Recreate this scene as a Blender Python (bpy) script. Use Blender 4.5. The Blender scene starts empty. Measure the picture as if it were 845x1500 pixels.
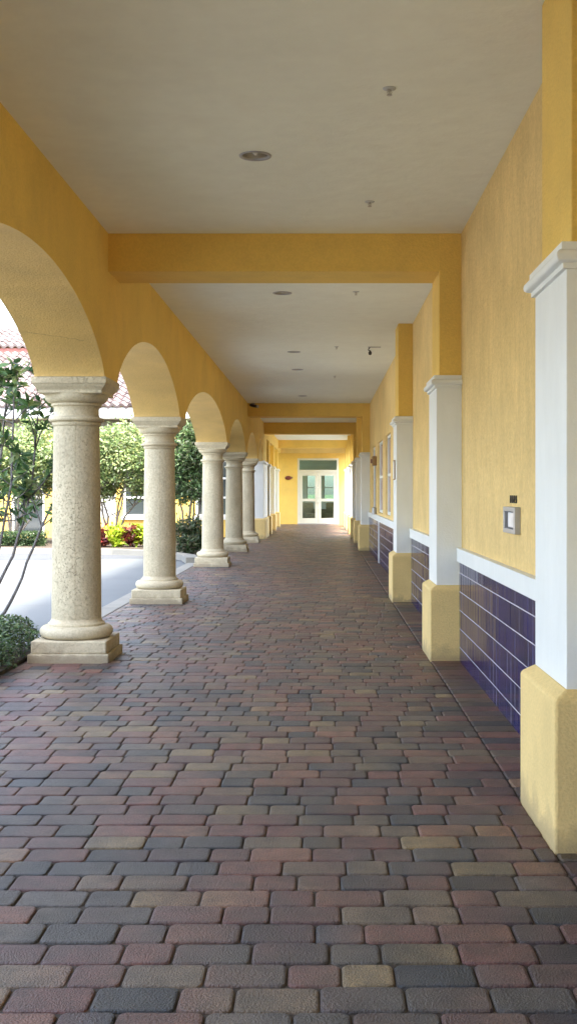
import bpy, bmesh, math, random
import numpy as np
from mathutils import Vector, Matrix
R = math.radians
rng = np.random.default_rng(7)
random.seed(7)
C = bpy.context.scene
col = C.collection

# ------------------------------------------------------------------ camera, sky, sun, exposure
cam = bpy.data.cameras.new('camera')
camo = bpy.data.objects.new('camera', cam)
col.objects.link(camo)
camo.location = (0, 0, 1.4)
camo.rotation_euler = (R(90), 0, 0)
cam.sensor_fit = 'VERTICAL'
cam.sensor_height = 36
cam.lens = 1650 / 1500 * 36
cam.shift_x = -48.5 / 1500
cam.shift_y = -28 / 1500
cam.clip_start = 0.05
cam.clip_end = 2000
C.camera = camo

SUN_EL, SUN_AZ = 63, 141          # azimuth clockwise from +Y
w = bpy.data.worlds.new('World'); C.world = w; w.use_nodes = True
nt = w.node_tree
bgn = nt.nodes['Background']
sky = nt.nodes.new('ShaderNodeTexSky'); sky.sky_type = 'NISHITA'; sky.sun_disc = False
sky.sun_elevation = R(SUN_EL); sky.sun_rotation = R(SUN_AZ)
sky.dust_density = 3.0; sky.air_density = 1.0
hs = nt.nodes.new('ShaderNodeHueSaturation'); hs.inputs['Saturation'].default_value = 0.72
nt.links.new(sky.outputs[0], hs.inputs['Color']); nt.links.new(hs.outputs[0], bgn.inputs[0]); bgn.inputs[1].default_value = 0.15
sl = bpy.data.lights.new('sun', 'SUN'); sl.energy = 1.7; sl.angle = R(8); sl.color = (1, 0.93, 0.82)
so = bpy.data.objects.new('sun', sl); col.objects.link(so)
sd = Vector((math.sin(R(SUN_AZ)) * math.cos(R(SUN_EL)), math.cos(R(SUN_AZ)) * math.cos(R(SUN_EL)), math.sin(R(SUN_EL))))
so.rotation_euler = sd.to_track_quat('Z', 'Y').to_euler()
so.location = (20, -20, 30)
C.view_settings.view_transform = 'Standard'; C.view_settings.look = 'None'
C.view_settings.exposure = 3.28; C.view_settings.gamma = 1
C.cycles.max_bounces = 16; C.cycles.diffuse_bounces = 10; C.cycles.glossy_bounces = 4

# ------------------------------------------------------------------ materials
def srgb(r, g, b):
    f = lambda c: (c / 255 / 12.92) if c / 255 <= 0.04045 else ((c / 255 + 0.055) / 1.055) ** 2.4
    return (f(r), f(g), f(b), 1)

def mat(name, base, rough=0.8, var=0.12, scale=3.0, bump=0.0, bscale=60.0, metal=0.0, spec=0.5,
        streak=0.0, stain=None, stain_amt=0.0, attr=None, translucent=0.0, coat=0.0, fine=0.0, pits=0.0, dirt=0.0):
    m = bpy.data.materials.new(name); m.use_nodes = True
    n = m.node_tree.nodes; l = m.node_tree.links
    p = n['Principled BSDF']; out = n['Material Output']
    tc = n.new('ShaderNodeTexCoord'); oi = n.new('ShaderNodeObjectInfo')
    vm = n.new('ShaderNodeVectorMath'); vm.operation = 'ADD'
    sc = n.new('ShaderNodeVectorMath'); sc.operation = 'SCALE'; sc.inputs[3].default_value = 37.0
    cb = n.new('ShaderNodeCombineXYZ')
    for i in range(3): l.new(oi.outputs['Random'], cb.inputs[i])
    l.new(cb.outputs[0], sc.inputs[0]); l.new(tc.outputs['Object'], vm.inputs[0]); l.new(sc.outputs[0], vm.inputs[1])
    V = vm.outputs[0]
    def noise(s, det=4, vec=V, rough_=0.55):
        t = n.new('ShaderNodeTexNoise'); t.inputs['Scale'].default_value = s; t.inputs['Detail'].default_value = det
        t.inputs['Roughness'].default_value = rough_
        l.new(vec, t.inputs['Vector']); return t.outputs[0]
    def mix(a, b, fac, mode='MIX', f=None):
        x = n.new('ShaderNodeMix'); x.data_type = 'RGBA'; x.blend_type = mode
        if isinstance(fac, float): x.inputs[0].default_value = fac
        else: l.new(fac, x.inputs[0])
        for i, s in ((6, a), (7, b)):
            if isinstance(s, tuple): x.inputs[i].default_value = s
            else: l.new(s, x.inputs[i])
        return x.outputs[2]
    def ramp(fac, lo, hi, a=0.0, b=1.0):
        x = n.new('ShaderNodeMapRange'); x.inputs[1].default_value = lo; x.inputs[2].default_value = hi
        x.inputs[3].default_value = a; x.inputs[4].default_value = b
        l.new(fac, x.inputs[0]); return x.outputs[0]
    c = base
    if attr:
        a = n.new('ShaderNodeAttribute'); a.attribute_name = attr; c = a.outputs['Color']
    if var:
        v = ramp(noise(scale), 0.25, 0.75, 1 - var, 1 + var)
        g = n.new('ShaderNodeCombineColor')
        for i in range(3): l.new(v, g.inputs[i])
        c = mix(c, g.outputs[0], 1.0, 'MULTIPLY')
    if fine:
        v = ramp(noise(bscale * 0.8, 3), 0.3, 0.7, 1 - fine, 1 + fine)
        g = n.new('ShaderNodeCombineColor')
        for i in range(3): l.new(v, g.inputs[i])
        c = mix(c, g.outputs[0], 1.0, 'MULTIPLY')
    if streak:
        mp = n.new('ShaderNodeMapping'); mp.inputs['Scale'].default_value = (6, 6, 1.9); l.new(V, mp.inputs[0])
        v = ramp(noise(1.9, 7, mp.outputs[0], 0.72), 0.42, 0.68, 0, streak)
        c = mix(c, stain if stain else (0.3, 0.25, 0.16, 1), v)
    elif stain:
        v = ramp(noise(2.2, 6, V, 0.65), 0.5, 0.75, 0, stain_amt)
        c = mix(c, stain, v)
    hgt = None
    if pits:
        vo = noise(52, 5, V, 0.75); pit = ramp(vo, 0.55, 0.64, 0, 1)
        mk = ramp(noise(3.0, 2), 0.4, 0.6, 0.35, 1)
        ml = n.new('ShaderNodeMath'); ml.operation = 'MULTIPLY'; l.new(pit, ml.inputs[0]); l.new(mk, ml.inputs[1])
        pf = n.new('ShaderNodeMath'); pf.operation = 'MULTIPLY'; l.new(ml.outputs[0], pf.inputs[0]); pf.inputs[1].default_value = pits
        c = mix(c, (0.16, 0.125, 0.085, 1), pf.outputs[0])
        hgt = n.new('ShaderNodeMath'); hgt.operation = 'SUBTRACT'; hgt.inputs[0].default_value = 1; l.new(ml.outputs[0], hgt.inputs[1]); hgt = hgt.outputs[0]
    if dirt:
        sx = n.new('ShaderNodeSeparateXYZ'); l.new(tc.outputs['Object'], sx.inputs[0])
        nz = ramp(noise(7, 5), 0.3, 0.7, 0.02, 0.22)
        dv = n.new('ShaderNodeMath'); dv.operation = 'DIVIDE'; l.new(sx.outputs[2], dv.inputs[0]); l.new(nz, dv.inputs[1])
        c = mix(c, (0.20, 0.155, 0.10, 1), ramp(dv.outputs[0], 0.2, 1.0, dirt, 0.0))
    if isinstance(c, tuple): p.inputs['Base Color'].default_value = c
    else: l.new(c, p.inputs['Base Color'])
    p.inputs['Roughness'].default_value = rough; p.inputs['Metallic'].default_value = metal
    p.inputs['Specular IOR Level'].default_value = spec
    p.inputs['Coat Weight'].default_value = coat
    if bump:
        b = n.new('ShaderNodeBump'); b.inputs['Strength'].default_value = bump; b.inputs['Distance'].default_value = 0.02
        l.new(hgt if hgt else noise(bscale, 4), b.inputs['Height']); l.new(b.outputs[0], p.inputs['Normal'])
    if translucent:
        t = n.new('ShaderNodeBsdfTranslucent'); ms = n.new('ShaderNodeMixShader'); ms.inputs[0].default_value = translucent
        if isinstance(c, tuple): t.inputs[0].default_value = c
        else: l.new(c, t.inputs[0])
        l.new(p.outputs[0], ms.inputs[1]); l.new(t.outputs[0], ms.inputs[2]); l.new(ms.outputs[0], out.inputs[0])
    return m

YEL = (0.82, 0.56, 0.135, 1)
M = {}
M['yellow'] = mat('yellow_stucco', YEL, 0.85, 0.07, 1.5, 0.35, 70, fine=0.05, stain=(0.50, 0.32, 0.11, 1), stain_amt=0.25)
M['yellow_wall'] = mat('yellow_weathered_stucco', (0.79, 0.575, 0.235, 1), 0.85, 0.11, 1.6, 0.6, 45, fine=0.09, streak=0.40, stain=(0.55, 0.38, 0.15, 1))
M['soffit'] = mat('pale_yellow_stucco', (0.72, 0.50, 0.18, 1), 0.85, 0.12, 2.0, 0.35, 60, fine=0.05, stain=(0.6, 0.42, 0.2, 1), stain_amt=0.3)
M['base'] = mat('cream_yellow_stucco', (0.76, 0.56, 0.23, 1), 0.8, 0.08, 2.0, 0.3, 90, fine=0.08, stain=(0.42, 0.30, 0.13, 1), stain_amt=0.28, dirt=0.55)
M['ceil'] = mat('ceiling_plaster', (0.85, 0.88, 0.79, 1), 0.9, 0.04, 0.8, 0.35, 9, fine=0.02, stain=(0.76, 0.73, 0.64, 1), stain_amt=0.2)
M['facade_white'] = mat('chalky_white_paint', (0.55, 0.57, 0.57, 1), 0.7, 0.06, 2.5)
M['white'] = mat('white_paint', (0.78, 0.80, 0.77, 1), 0.55, 0.04, 2.5, 0.15, 80, streak=0.15, stain=(0.60, 0.62, 0.58, 1))
M['stone'] = mat('cast_stone', (0.52, 0.455, 0.31, 1), 0.85, 0.18, 3.0, 0.6, 60, fine=0.16, streak=0.5, stain=(0.42, 0.34, 0.22, 1), pits=0.25)
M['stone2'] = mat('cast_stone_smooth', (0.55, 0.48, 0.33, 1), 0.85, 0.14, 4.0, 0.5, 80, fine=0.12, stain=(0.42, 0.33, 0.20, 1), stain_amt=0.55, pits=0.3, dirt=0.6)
M['tile'] = mat('navy_glazed_tile', (0.018, 0.016, 0.085, 1), 0.13, 0.35, 7, 0.03, 14, attr='Col', spec=0.32)
M['grout'] = mat('white_grout', (0.46, 0.44, 0.46, 1), 0.9, 0.15, 8)
M['paver'] = mat('tumbled_paver', (0.1, 0.08, 0.07, 1), 0.36, 0.42, 11, 0.7, 150, attr='Col', fine=0.40, spec=0.55, stain=(0.15, 0.125, 0.10, 1), stain_amt=0.35)
M['sand'] = mat('joint_sand', (0.075, 0.062, 0.052, 1), 0.95, 0.3, 30)
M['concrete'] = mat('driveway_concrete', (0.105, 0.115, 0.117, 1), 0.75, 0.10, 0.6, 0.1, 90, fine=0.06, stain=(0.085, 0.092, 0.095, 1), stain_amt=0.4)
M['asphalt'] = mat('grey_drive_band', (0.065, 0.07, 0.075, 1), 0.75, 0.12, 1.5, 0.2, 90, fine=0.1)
M['low_bounce'] = mat('dark_low_bounce_paving', (0.115, 0.115, 0.112, 1), 0.85, 0.12, 1.5, 0.2, 90, fine=0.1)  # dark tone keeps bounce light off the near ceiling bay
M['bounce_sheet'] = mat('pale_bounce_surface', (0.50, 0.49, 0.45, 1), 0.8, 0.08, 0.7, 0.1, 90, fine=0.05)  # pale tone picked to throw light into the walkway
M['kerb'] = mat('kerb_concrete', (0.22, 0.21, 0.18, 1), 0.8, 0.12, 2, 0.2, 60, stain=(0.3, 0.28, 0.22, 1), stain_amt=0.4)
M['soil'] = mat('mulch_soil', (0.055, 0.04, 0.027, 1), 0.95, 0.4, 12, 0.8, 40, fine=0.4)
M['ground'] = mat('lawn_ground', (0.06, 0.085, 0.03, 1), 0.95, 0.3, 3, 0.4, 30, fine=0.3)
M['leaf'] = mat('leaf', (0.06, 0.1, 0.03, 1), 0.42, 0.2, 4, attr='Col', translucent=0.35)
M['bark'] = mat('bark', (0.20, 0.17, 0.14, 1), 0.9, 0.3, 9, 0.6, 50, fine=0.25)
M['bark2'] = mat('grey_twig_bark', (0.13, 0.12, 0.12, 1), 0.8, 0.3, 14, 0.5, 60, fine=0.2)
M['metal'] = mat('brushed_metal', (0.55, 0.53, 0.48, 1), 0.35, 0.1, 20, metal=0.9)
M['darkmetal'] = mat('dark_metal', (0.05, 0.045, 0.04, 1), 0.5, 0.1, 20)
M['bulb'] = mat('unlit_lamp_glass', (0.75, 0.74, 0.7, 1), 0.2, 0.0)
M['silver'] = mat('silver_frame', (0.40, 0.40, 0.41, 1), 0.4, 0.08, 20, metal=0.4)
M['cream'] = mat('cream_door_paint', (0.66, 0.64, 0.52, 1), 0.5, 0.05, 3)
M['lens'] = mat('milky_lens', (0.80, 0.82, 0.88, 1), 0.25, 0.05, 12)
M['roof'] = mat('clay_roof_tile', (0.5, 0.36, 0.29, 1), 0.8, 0.2, 6, 0.3, 60, attr='Col', fine=0.15)
M['redband'] = mat('red_fascia', (0.30, 0.11, 0.09, 1), 0.7, 0.1, 3)
M['pane'] = mat('dark_window_pane', (0.03, 0.04, 0.045, 1), 0.06, 0.0, spec=0.8)
M['blind'] = mat('pink_grey_window_blind', (0.42, 0.33, 0.33, 1), 0.25, 0.1, 10)
M['red'] = mat('dark_red_enamel', (0.16, 0.03, 0.02, 1), 0.45, 0.1, 10)
M['brass'] = mat('dull_brass', (0.32, 0.2, 0.1, 1), 0.5, 0.2, 20, metal=0.5)
M['fabric'] = mat('beige_upholstery', (0.42, 0.36, 0.26, 1), 0.9, 0.2, 8)
M['fabric2'] = mat('olive_upholstery', (0.20, 0.18, 0.10, 1), 0.9, 0.2, 8)
M['roomwall'] = mat('interior_wall_paint', (0.72, 0.76, 0.72, 1), 0.9, 0.05, 2)
M['roomfloor'] = mat('interior_floor_tile', (0.2, 0.18, 0.15, 1), 0.3, 0.15, 3)
gm = bpy.data.materials.new('clear_glass'); gm.use_nodes = True
_n = gm.node_tree.nodes; _l = gm.node_tree.links; _o = _n['Material Output']
_t = _n.new('ShaderNodeBsdfTransparent'); _t.inputs[0].default_value = (0.80, 0.88, 0.85, 1)
_g = _n.new('ShaderNodeBsdfGlossy'); _g.inputs['Roughness'].default_value = 0.02
_f = _n.new('ShaderNodeFresnel'); _f.inputs[0].default_value = 1.6
_x = _n.new('ShaderNodeMixShader'); _l.new(_f.outputs[0], _x.inputs[0]); _l.new(_t.outputs[0], _x.inputs[1]); _l.new(_g.outputs[0], _x.inputs[2]); _l.new(_x.outputs[0], _o.inputs[0])
M['glass'] = gm

# ------------------------------------------------------------------ helpers
def tag(o, label=None, cat=None, group=None, kind=None):
    if label: o['label'] = label
    if cat: o['category'] = cat
    if group: o['group'] = group
    if kind: o['kind'] = kind
    return o

def thing(name, label, cat, loc=(0, 0, 0), group=None, rz=0):
    o = bpy.data.objects.new(name, None); col.objects.link(o)
    o.location = loc; o.rotation_euler = (0, 0, rz); o.empty_display_size = 0.1
    return tag(o, label, cat, group)

def mesh_obj(name, verts, faces, material, parent=None, smooth=False, colors=None):
    me = bpy.data.meshes.new(name)
    me.from_pydata(verts, [], faces)
    me.materials.append(material)
    if smooth: me.polygons.foreach_set('use_smooth', [True] * len(me.polygons))
    if colors is not None:      # one colour per vertex
        a = me.color_attributes.new('Col', 'FLOAT_COLOR', 'POINT')
        a.data.foreach_set('color', np.asarray(colors, dtype=np.float32).ravel())
    me.update()
    o = bpy.data.objects.new(name, me); col.objects.link(o)
    if parent: o.parent = parent
    return o

class MB:
    def __init__(s): s.v = []; s.f = []; s.c = []
    def add(s, vs, fs, c=None):
        b = len(s.v); s.v += [tuple(v) for v in vs]; s.f += [tuple(i + b for i in f) for f in fs]
        if c is not None: s.c += [c] * len(vs)
    def box(s, x0, x1, y0, y1, z0, z1, c=None, skip=''):
        vs = [(x0, y0, z0), (x1, y0, z0), (x1, y1, z0), (x0, y1, z0), (x0, y0, z1), (x1, y0, z1), (x1, y1, z1), (x0, y1, z1)]
        s.add(vs, [(0, 3, 2, 1), (4, 5, 6, 7), (0, 1, 5, 4), (1, 2, 6, 5), (2, 3, 7, 6), (3, 0, 4, 7)], c)
    def loft(s, sections, cap=True):          # each section: (x0,x1,y0,y1,z)
        n = len(sections); vs = []; fs = []
        for x0, x1, y0, y1, z in sections: vs += [(x0, y0, z), (x1, y0, z), (x1, y1, z), (x0, y1, z)]
        for i in range(n - 1):
            for k in range(4):
                a = 4 * i + k; b = 4 * i + (k + 1) % 4
                fs.append((a, b, b + 4, a + 4))
        if cap: fs += [(3, 2, 1, 0), tuple(4 * (n - 1) + k for k in range(4))]
        s.add(vs, fs)
    def lathe(s, prof, cx=0, cy=0, seg=48, cap=True):
        vs = []; fs = []; n = len(prof)
        for r, z in prof:
            for k in range(seg):
                a = 2 * math.pi * k / seg; vs.append((cx + r * math.cos(a), cy + r * math.sin(a), z))
        for i in range(n - 1):
            for k in range(seg):
                a = i * seg + k; b = i * seg + (k + 1) % seg; fs.append((a, b, b + seg, a + seg))
        if cap: fs += [tuple(range(seg - 1, -1, -1)), tuple((n - 1) * seg + k for k in range(seg))]
        s.add(vs, fs)
    def tube(s, pts, rad, seg=7):
        pts = [Vector(p) for p in pts]; vs = []; fs = []; n = len(pts)
        for i, p in enumerate(pts):
            d = (pts[min(i + 1, n - 1)] - pts[max(i - 1, 0)]).normalized()
            q = d.to_track_quat('Z', 'Y'); r = rad[i] if isinstance(rad, (list, tuple)) else rad
            for k in range(seg):
                a = 2 * math.pi * k / seg; vs.append(p + q @ Vector((r * math.cos(a), r * math.sin(a), 0)))
        for i in range(n - 1):
            for k in range(seg):
                a = i * seg + k; b = i * seg + (k + 1) % seg; fs.append((a, b, b + seg, a + seg))
        fs += [tuple(range(seg - 1, -1, -1)), tuple((n - 1) * seg + k for k in range(seg))]
        s.add(vs, fs)
    def build(s, name, m, parent=None, smooth=False, bevel=0.0, seg=2, auto=False):
        o = mesh_obj(name, s.v, s.f, m, parent, smooth, s.c if s.c else None)
        if bevel:
            bv = o.modifiers.new('bevel', 'BEVEL'); bv.width = bevel; bv.segments = seg; bv.limit_method = 'ANGLE'; bv.angle_limit = R(35)
            bv.harden_normals = False
        if auto:
            o.data.set_sharp_from_angle(angle=R(40)) if hasattr(o.data, 'set_sharp_from_angle') else None
        return o

def copy_tree(o, parent=None):
    c = o.copy(); col.objects.link(c); c.parent = parent
    for ch in [x for x in bpy.data.objects if x.parent == o]: copy_tree(ch, c)
    return c

# ------------------------------------------------------------------ key dimensions (metres; y runs down the walkway)
XL, XLO = -1.79, -2.37            # arcade wall faces
XR = 1.17                          # building wall face
HC = 3.58                          # ceiling
HB = 3.26                          # beam underside
HS = 2.36                          # top of columns
HA = 2.965                         # arch crown
COLS = [-5.4, -0.4, 4.6, 9.6, 14.52, 21.6, 26.9, 31.75]
CX = -2.085
YEND = 50.4
YSTART = -8.0

# ------------------------------------------------------------------ ground
g = MB(); g.add([(-600, -600, -0.06), (600, -600, -0.06), (600, 900, -0.06), (-600, 900, -0.06)], [(0, 1, 2, 3)])
tag(g.build('ground', M['ground']), kind='structure')
# paved walkway: bedding sheet and every paver as real rounded block
g = MB(); g.add([(-2.47, YSTART, -0.0085), (XR + .02, YSTART, -0.0085), (XR + .02, YEND, -0.0085), (-2.47, YEND, -0.0085)], [(0, 1, 2, 3)])
g.add([(-2.47, YSTART, -0.0085), (-2.47, YEND, -0.0085), (-2.47, YEND, -0.058), (-2.47, YSTART, -0.058)], [(0, 1, 2, 3)])
tag(g.build('paving_bed', M['sand']), kind='structure')

PAL = [((0.112, 0.044, 0.036), 24), ((0.150, 0.066, 0.044), 14), ((0.075, 0.036, 0.034), 18), ((0.026, 0.030, 0.037), 14), ((0.060, 0.052, 0.048), 15),
       ((0.180, 0.128, 0.062), 9), ((0.115, 0.082, 0.052), 15), ((0.014, 0.017, 0.022), 8)]
pw = np.array([p[1] for p in PAL], float); pw /= pw.sum()
pv = MB()
def paver(x0, x1, y0, y1, detail):
    g_ = 0.0024
    x0 += g_; x1 -= g_; y0 += g_; y1 -= g_
    j = lambda s: random.uniform(-s, s)
    x0 += j(.0015); x1 += j(.0015); y0 += j(.002); y1 += j(.002)
    dz = j(.0022); tx = j(.006); ty = j(.008)
    c0 = np.array(PAL[rng.choice(len(PAL), p=pw)][0])
    c1 = np.array(PAL[rng.choice(len(PAL), p=pw)][0])
    bl = random.random() * 0.5; br = random.uniform(.95, 1.4)
    cx, cy = (x0 + x1) / 2, (y0 + y1) / 2
    lobe = 1 if random.random() < .5 else -1
    rings = []
    nc = 4 if detail == 2 else (2 if detail == 1 else 1)
    for inset, zz in ((0, -0.016), (0, -0.006), (0.003, -0.0018), (0.009, 0.0)) if detail == 2 else ((0, -0.014), (0, -0.006), (0.008, 0.0)):
        r = 0.023 * (1 if detail else 0.6) - inset * .4
        pts = []
        for qx, qy, a0 in ((x1, y1, 0), (x0, y1, 90), (x0, y0, 180), (x1, y0, 270)):
            sx = 1 if qx == x1 else -1; sy = 1 if qy == y1 else -1
            ox, oy = qx - sx * (r + inset), qy - sy * (r + inset)
            for k in range(nc + 1):
                a = R(a0 + 90 * k / nc)
                px, py = ox + r * math.cos(a), oy + r * math.sin(a)
                pts.append((px, py, zz + dz + tx * (px - cx) + ty * (py - cy)))
        rings.append(pts)
    n = len(rings[0]); b = len(pv.v)
    for ring in rings:
        for p in ring:
            pv.v.append(p)
            t = min(1, max(0, bl + lobe * (p[0] - cx) / (x1 - x0) * 0.5)); cc = (c0 * (1 - t) + c1 * t) * br
            pv.c.append((cc[0], cc[1], cc[2], 1))
    for i in range(len(rings) - 1):
        for k in range(n):
            a = b + i * n + k; d = b + i * n + (k + 1) % n; pv.f.append((a, d, d + n, a + n))
    pv.f.append(tuple(b + (len(rings) - 1) * n + k for k in range(n)))
RP, LW, SW = 0.1555, 0.2365, 0.156
XBAND = 0.905
y = YSTART; row = 0
while y < YEND - 0.02:
    det = 2 if -1 < y < 9 else (1 if y < 20 and y > -1 else 0)
    x = -2.45
    off = [0.0, 0.078, 0.156, 0.04, 0.118][row % 5] + random.uniform(-.02, .02)
    first = True; cnt = random.randint(0, 2)
    y1 = min(y + RP, YEND)
    while x < XBAND - 0.01:
        wd = LW if cnt % 3 != 2 else SW
        if random.random() < 0.1: wd = SW if wd == LW else LW
        cnt += 1
        if first: wd = max(.07, wd - off); first = False
        if XBAND - (x + wd) < 0.075: wd = XBAND - x
        paver(x, x + wd, y, y1, det); x += wd
    # edge band against the wall, cut between pilasters
    paver(XBAND + .004, XR + .01, y + random.uniform(-.004, .004), y1, det)
    y += RP; row += 1
tag(pv.build('walkway_pavers', M['paver']), kind='structure')

# driveway, kerb strip, drive band, bed
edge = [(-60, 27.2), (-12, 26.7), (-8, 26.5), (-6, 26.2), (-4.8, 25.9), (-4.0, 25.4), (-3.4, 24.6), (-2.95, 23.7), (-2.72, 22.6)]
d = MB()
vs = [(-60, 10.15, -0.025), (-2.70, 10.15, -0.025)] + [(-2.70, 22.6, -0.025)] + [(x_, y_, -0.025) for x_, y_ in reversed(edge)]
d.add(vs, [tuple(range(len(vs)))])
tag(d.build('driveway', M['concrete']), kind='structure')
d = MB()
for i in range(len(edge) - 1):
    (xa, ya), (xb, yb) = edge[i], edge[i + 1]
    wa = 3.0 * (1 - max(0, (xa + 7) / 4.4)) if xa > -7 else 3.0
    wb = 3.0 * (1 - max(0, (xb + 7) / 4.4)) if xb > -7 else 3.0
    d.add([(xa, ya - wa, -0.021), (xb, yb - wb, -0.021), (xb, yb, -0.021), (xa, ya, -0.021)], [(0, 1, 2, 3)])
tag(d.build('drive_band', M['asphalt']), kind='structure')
d = MB()
for y_ in (14.2, 18.6): d.add([(-60, y_, -.0215), (-2.7, y_, -.0215), (-2.7, y_ + .012, -.0215), (-60, y_ + .012, -.0215)], [(0, 1, 2, 3)])
d.add([(-7.0, 10.15, -.0212), (-6.988, 10.15, -.0212), (-6.988, 23.2, -.0212), (-7.0, 23.2, -.0212)], [(0, 1, 2, 3)])
tag(d.build('driveway_joints', M['asphalt']), kind='structure')
d = MB(); d.box(-2.70, -2.473, 10.15, 22.9, -0.3, -0.004)
tag(d.build('kerb_strip', M['kerb'], bevel=0.01), kind='structure')
d = MB()
for i in range(len(edge) - 1):
    (xa, ya), (xb, yb) = edge[i], edge[i + 1]
    def off_(i0):
        a = Vector(edge[max(i0 - 1, 0)]); b_ = Vector(edge[min(i0 + 1, len(edge) - 1)]); t = (b_ - a).normalized()
        return Vector((-t.y, t.x)) * 0.28
    na, nb = off_(i), off_(i + 1)
    vs = [(xa, ya, -.05), (xb, yb, -.05), (xb, yb, .10), (xa, ya, .10), (xa + na.x, ya + na.y, .10), (xb + nb.x, yb + nb.y, .10), (xb + nb.x, yb + nb.y, -.05), (xa + na.x, ya + na.y, -.05)]
    d.add(vs, [(0, 1, 2, 3), (3, 2, 5, 4), (4, 5, 6, 7)])
d.add([(-2.72, 22.6, -.05), (-2.72, 22.6, .10), (-2.455, 22.68, .10), (-2.455, 22.68, -.05)], [(0, 1, 2, 3)])
tag(d.build('kerb', M['kerb']), kind='structure')
d = MB()
inner = [(x_ , y_ + .2) for x_, y_ in edge[:-1]] + [(-2.49, 22.95)]
vs = [(x_, y_, 0.06) for x_, y_ in inner] + [(-2.49, 34.0, .06), (-60, 34.0, .06)]
d.add(vs, [tuple(range(len(vs)))])
tag(d.build('planting_bed', M['soil']), kind='structure')
d = MB(); d.add([(-60, -25, -.045), (-2.48, -25, -.045), (-2.48, 10.2, -.045), (-60, 10.2, -.045)], [(0, 1, 2, 3)])
tag(d.build('unseen_dark_paving', M['low_bounce']), kind='structure')  # added paving out of view, dark so the near ceiling gets less bounce
d = MB(); d.add([(-60, 10.2, -.0165), (-8.6, 10.2, -.0165), (-8.6, 23.4, -.0165), (-60, 23.9, -.0165)], [(0, 1, 2, 3)])
tag(d.build('bounce_sheet', M['bounce_sheet']), kind='structure')  # added pale sheet outside the view, bounces light up to the walkway ceiling
d = MB(); d.box(-4.8, -2.475, 5.6, 10.14, -0.05, 0.02)
tag(d.build('hedge_bed', M['soil']), kind='structure')
d = MB(); d.add([(1.9, 35.9, 0.0), (30, 35.9, 0.0), (30, 70, 0.0), (1.9, 70, 0.0)], [(0, 1, 2, 3)])
d.add([(XR + .03, 35.9, -0.002), (1.9, 35.9, -0.002), (1.9, 50.4, -0.002), (XR + .03, 50.4, -0.002)], [(0, 1, 2, 3)])
tag(d.build('side_path', M['concrete']), kind='structure')

# ------------------------------------------------------------------ ceiling with real openings for the recessed lights
LX = -0.428
LIGHTS = [7.28, 12.28, 17.4, 19.9, 25.3, 31.0, 40.5]
LR = 0.083
c = MB()
def rect(x0, x1, y0, y1, z=HC): c.add([(x0, y0, z), (x0, y1, z), (x1, y1, z), (x1, y0, z)], [(0, 1, 2, 3)])
rect(XLO, LX - .2, YSTART, YEND); rect(LX + .2, XR + .2, YSTART, YEND)
yy = YSTART
for ly in LIGHTS:
    rect(LX - .2, LX + .2, yy, ly - .2); yy = ly + .2
    n = 32; vs = []; fs = []
    for k in range(n):
        a = 2 * math.pi * k / n; vs.append((LX + LR * math.cos(a), ly + LR * math.sin(a), HC))
    for k in range(n):
        a = 2 * math.pi * k / n; ca, sa = math.cos(a), math.sin(a); m_ = .2 / max(abs(ca), abs(sa)); vs.append((LX + m_ * ca, ly + m_ * sa, HC))
    for k in range(n):
        k2 = (k + 1) % n; fs.append((k, k2, n + k2, n + k))
    c.add(vs, fs)
rect(LX - .2, LX + .2, yy, YEND)
tag(c.build('ceiling', M['ceil']), kind='structure')
# roof slab above the walkway and the building behind the wall
r = MB(); r.box(-2.45, 12.0, YSTART - .4, 35.6, 3.95, 4.12)
r.box(-2.45, 1.40, 35.6, YEND + 7, 3.952, 4.12)
tag(r.build('roof_slab', M['white'], bevel=.01), kind='structure')

# recessed lights
def make_downlight():
    t = thing('recessed_light', 'x', 'ceiling light', (LX, 0, HC), 'recessed lights along the ceiling')
    a = MB(); n = [(LR + .022, -.001), (LR + .020, -.006), (LR + .004, -.007), (LR - .003, -.003), (LR - .003, .02)]
    a.lathe(n, cap=False); a.build('trim_ring', M['silver'], t, smooth=True)
    a = MB(); a.lathe([(LR - .002, .0), (LR - .010, .05), (LR - .02, .10), (.03, .13), (.001, .131)], cap=False); a.build('reflector_can', M['metal'], t, smooth=True)
    a = MB(); a.lathe([(.018, .12), (.022, .09), (.024, .05), (.018, .018), (.008, .004), (.001, .002)], seg=24); a.build('lamp', M['bulb'], t, smooth=True)
    return t
dl0 = make_downlight()
dlab = ['round recessed light in the nearest ceiling bay, showing its metal reflector',
        'round recessed light just beyond the first yellow cross beam',
        'recessed light midway along the long ceiling bay, beside the hanging sensor',
        'recessed light closely following the middle one of the long ceiling bay',
        'farthest recessed light of the long bay, just before the second cross beam',
        'recessed light in the short shaded bay between the second and third beams',
        'recessed light over the sunlit far end of the walkway']
for i, ly in enumerate(LIGHTS):
    o = dl0 if i == 0 else copy_tree(dl0); o.location = (LX, ly, HC); o['label'] = dlab[i]
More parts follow.
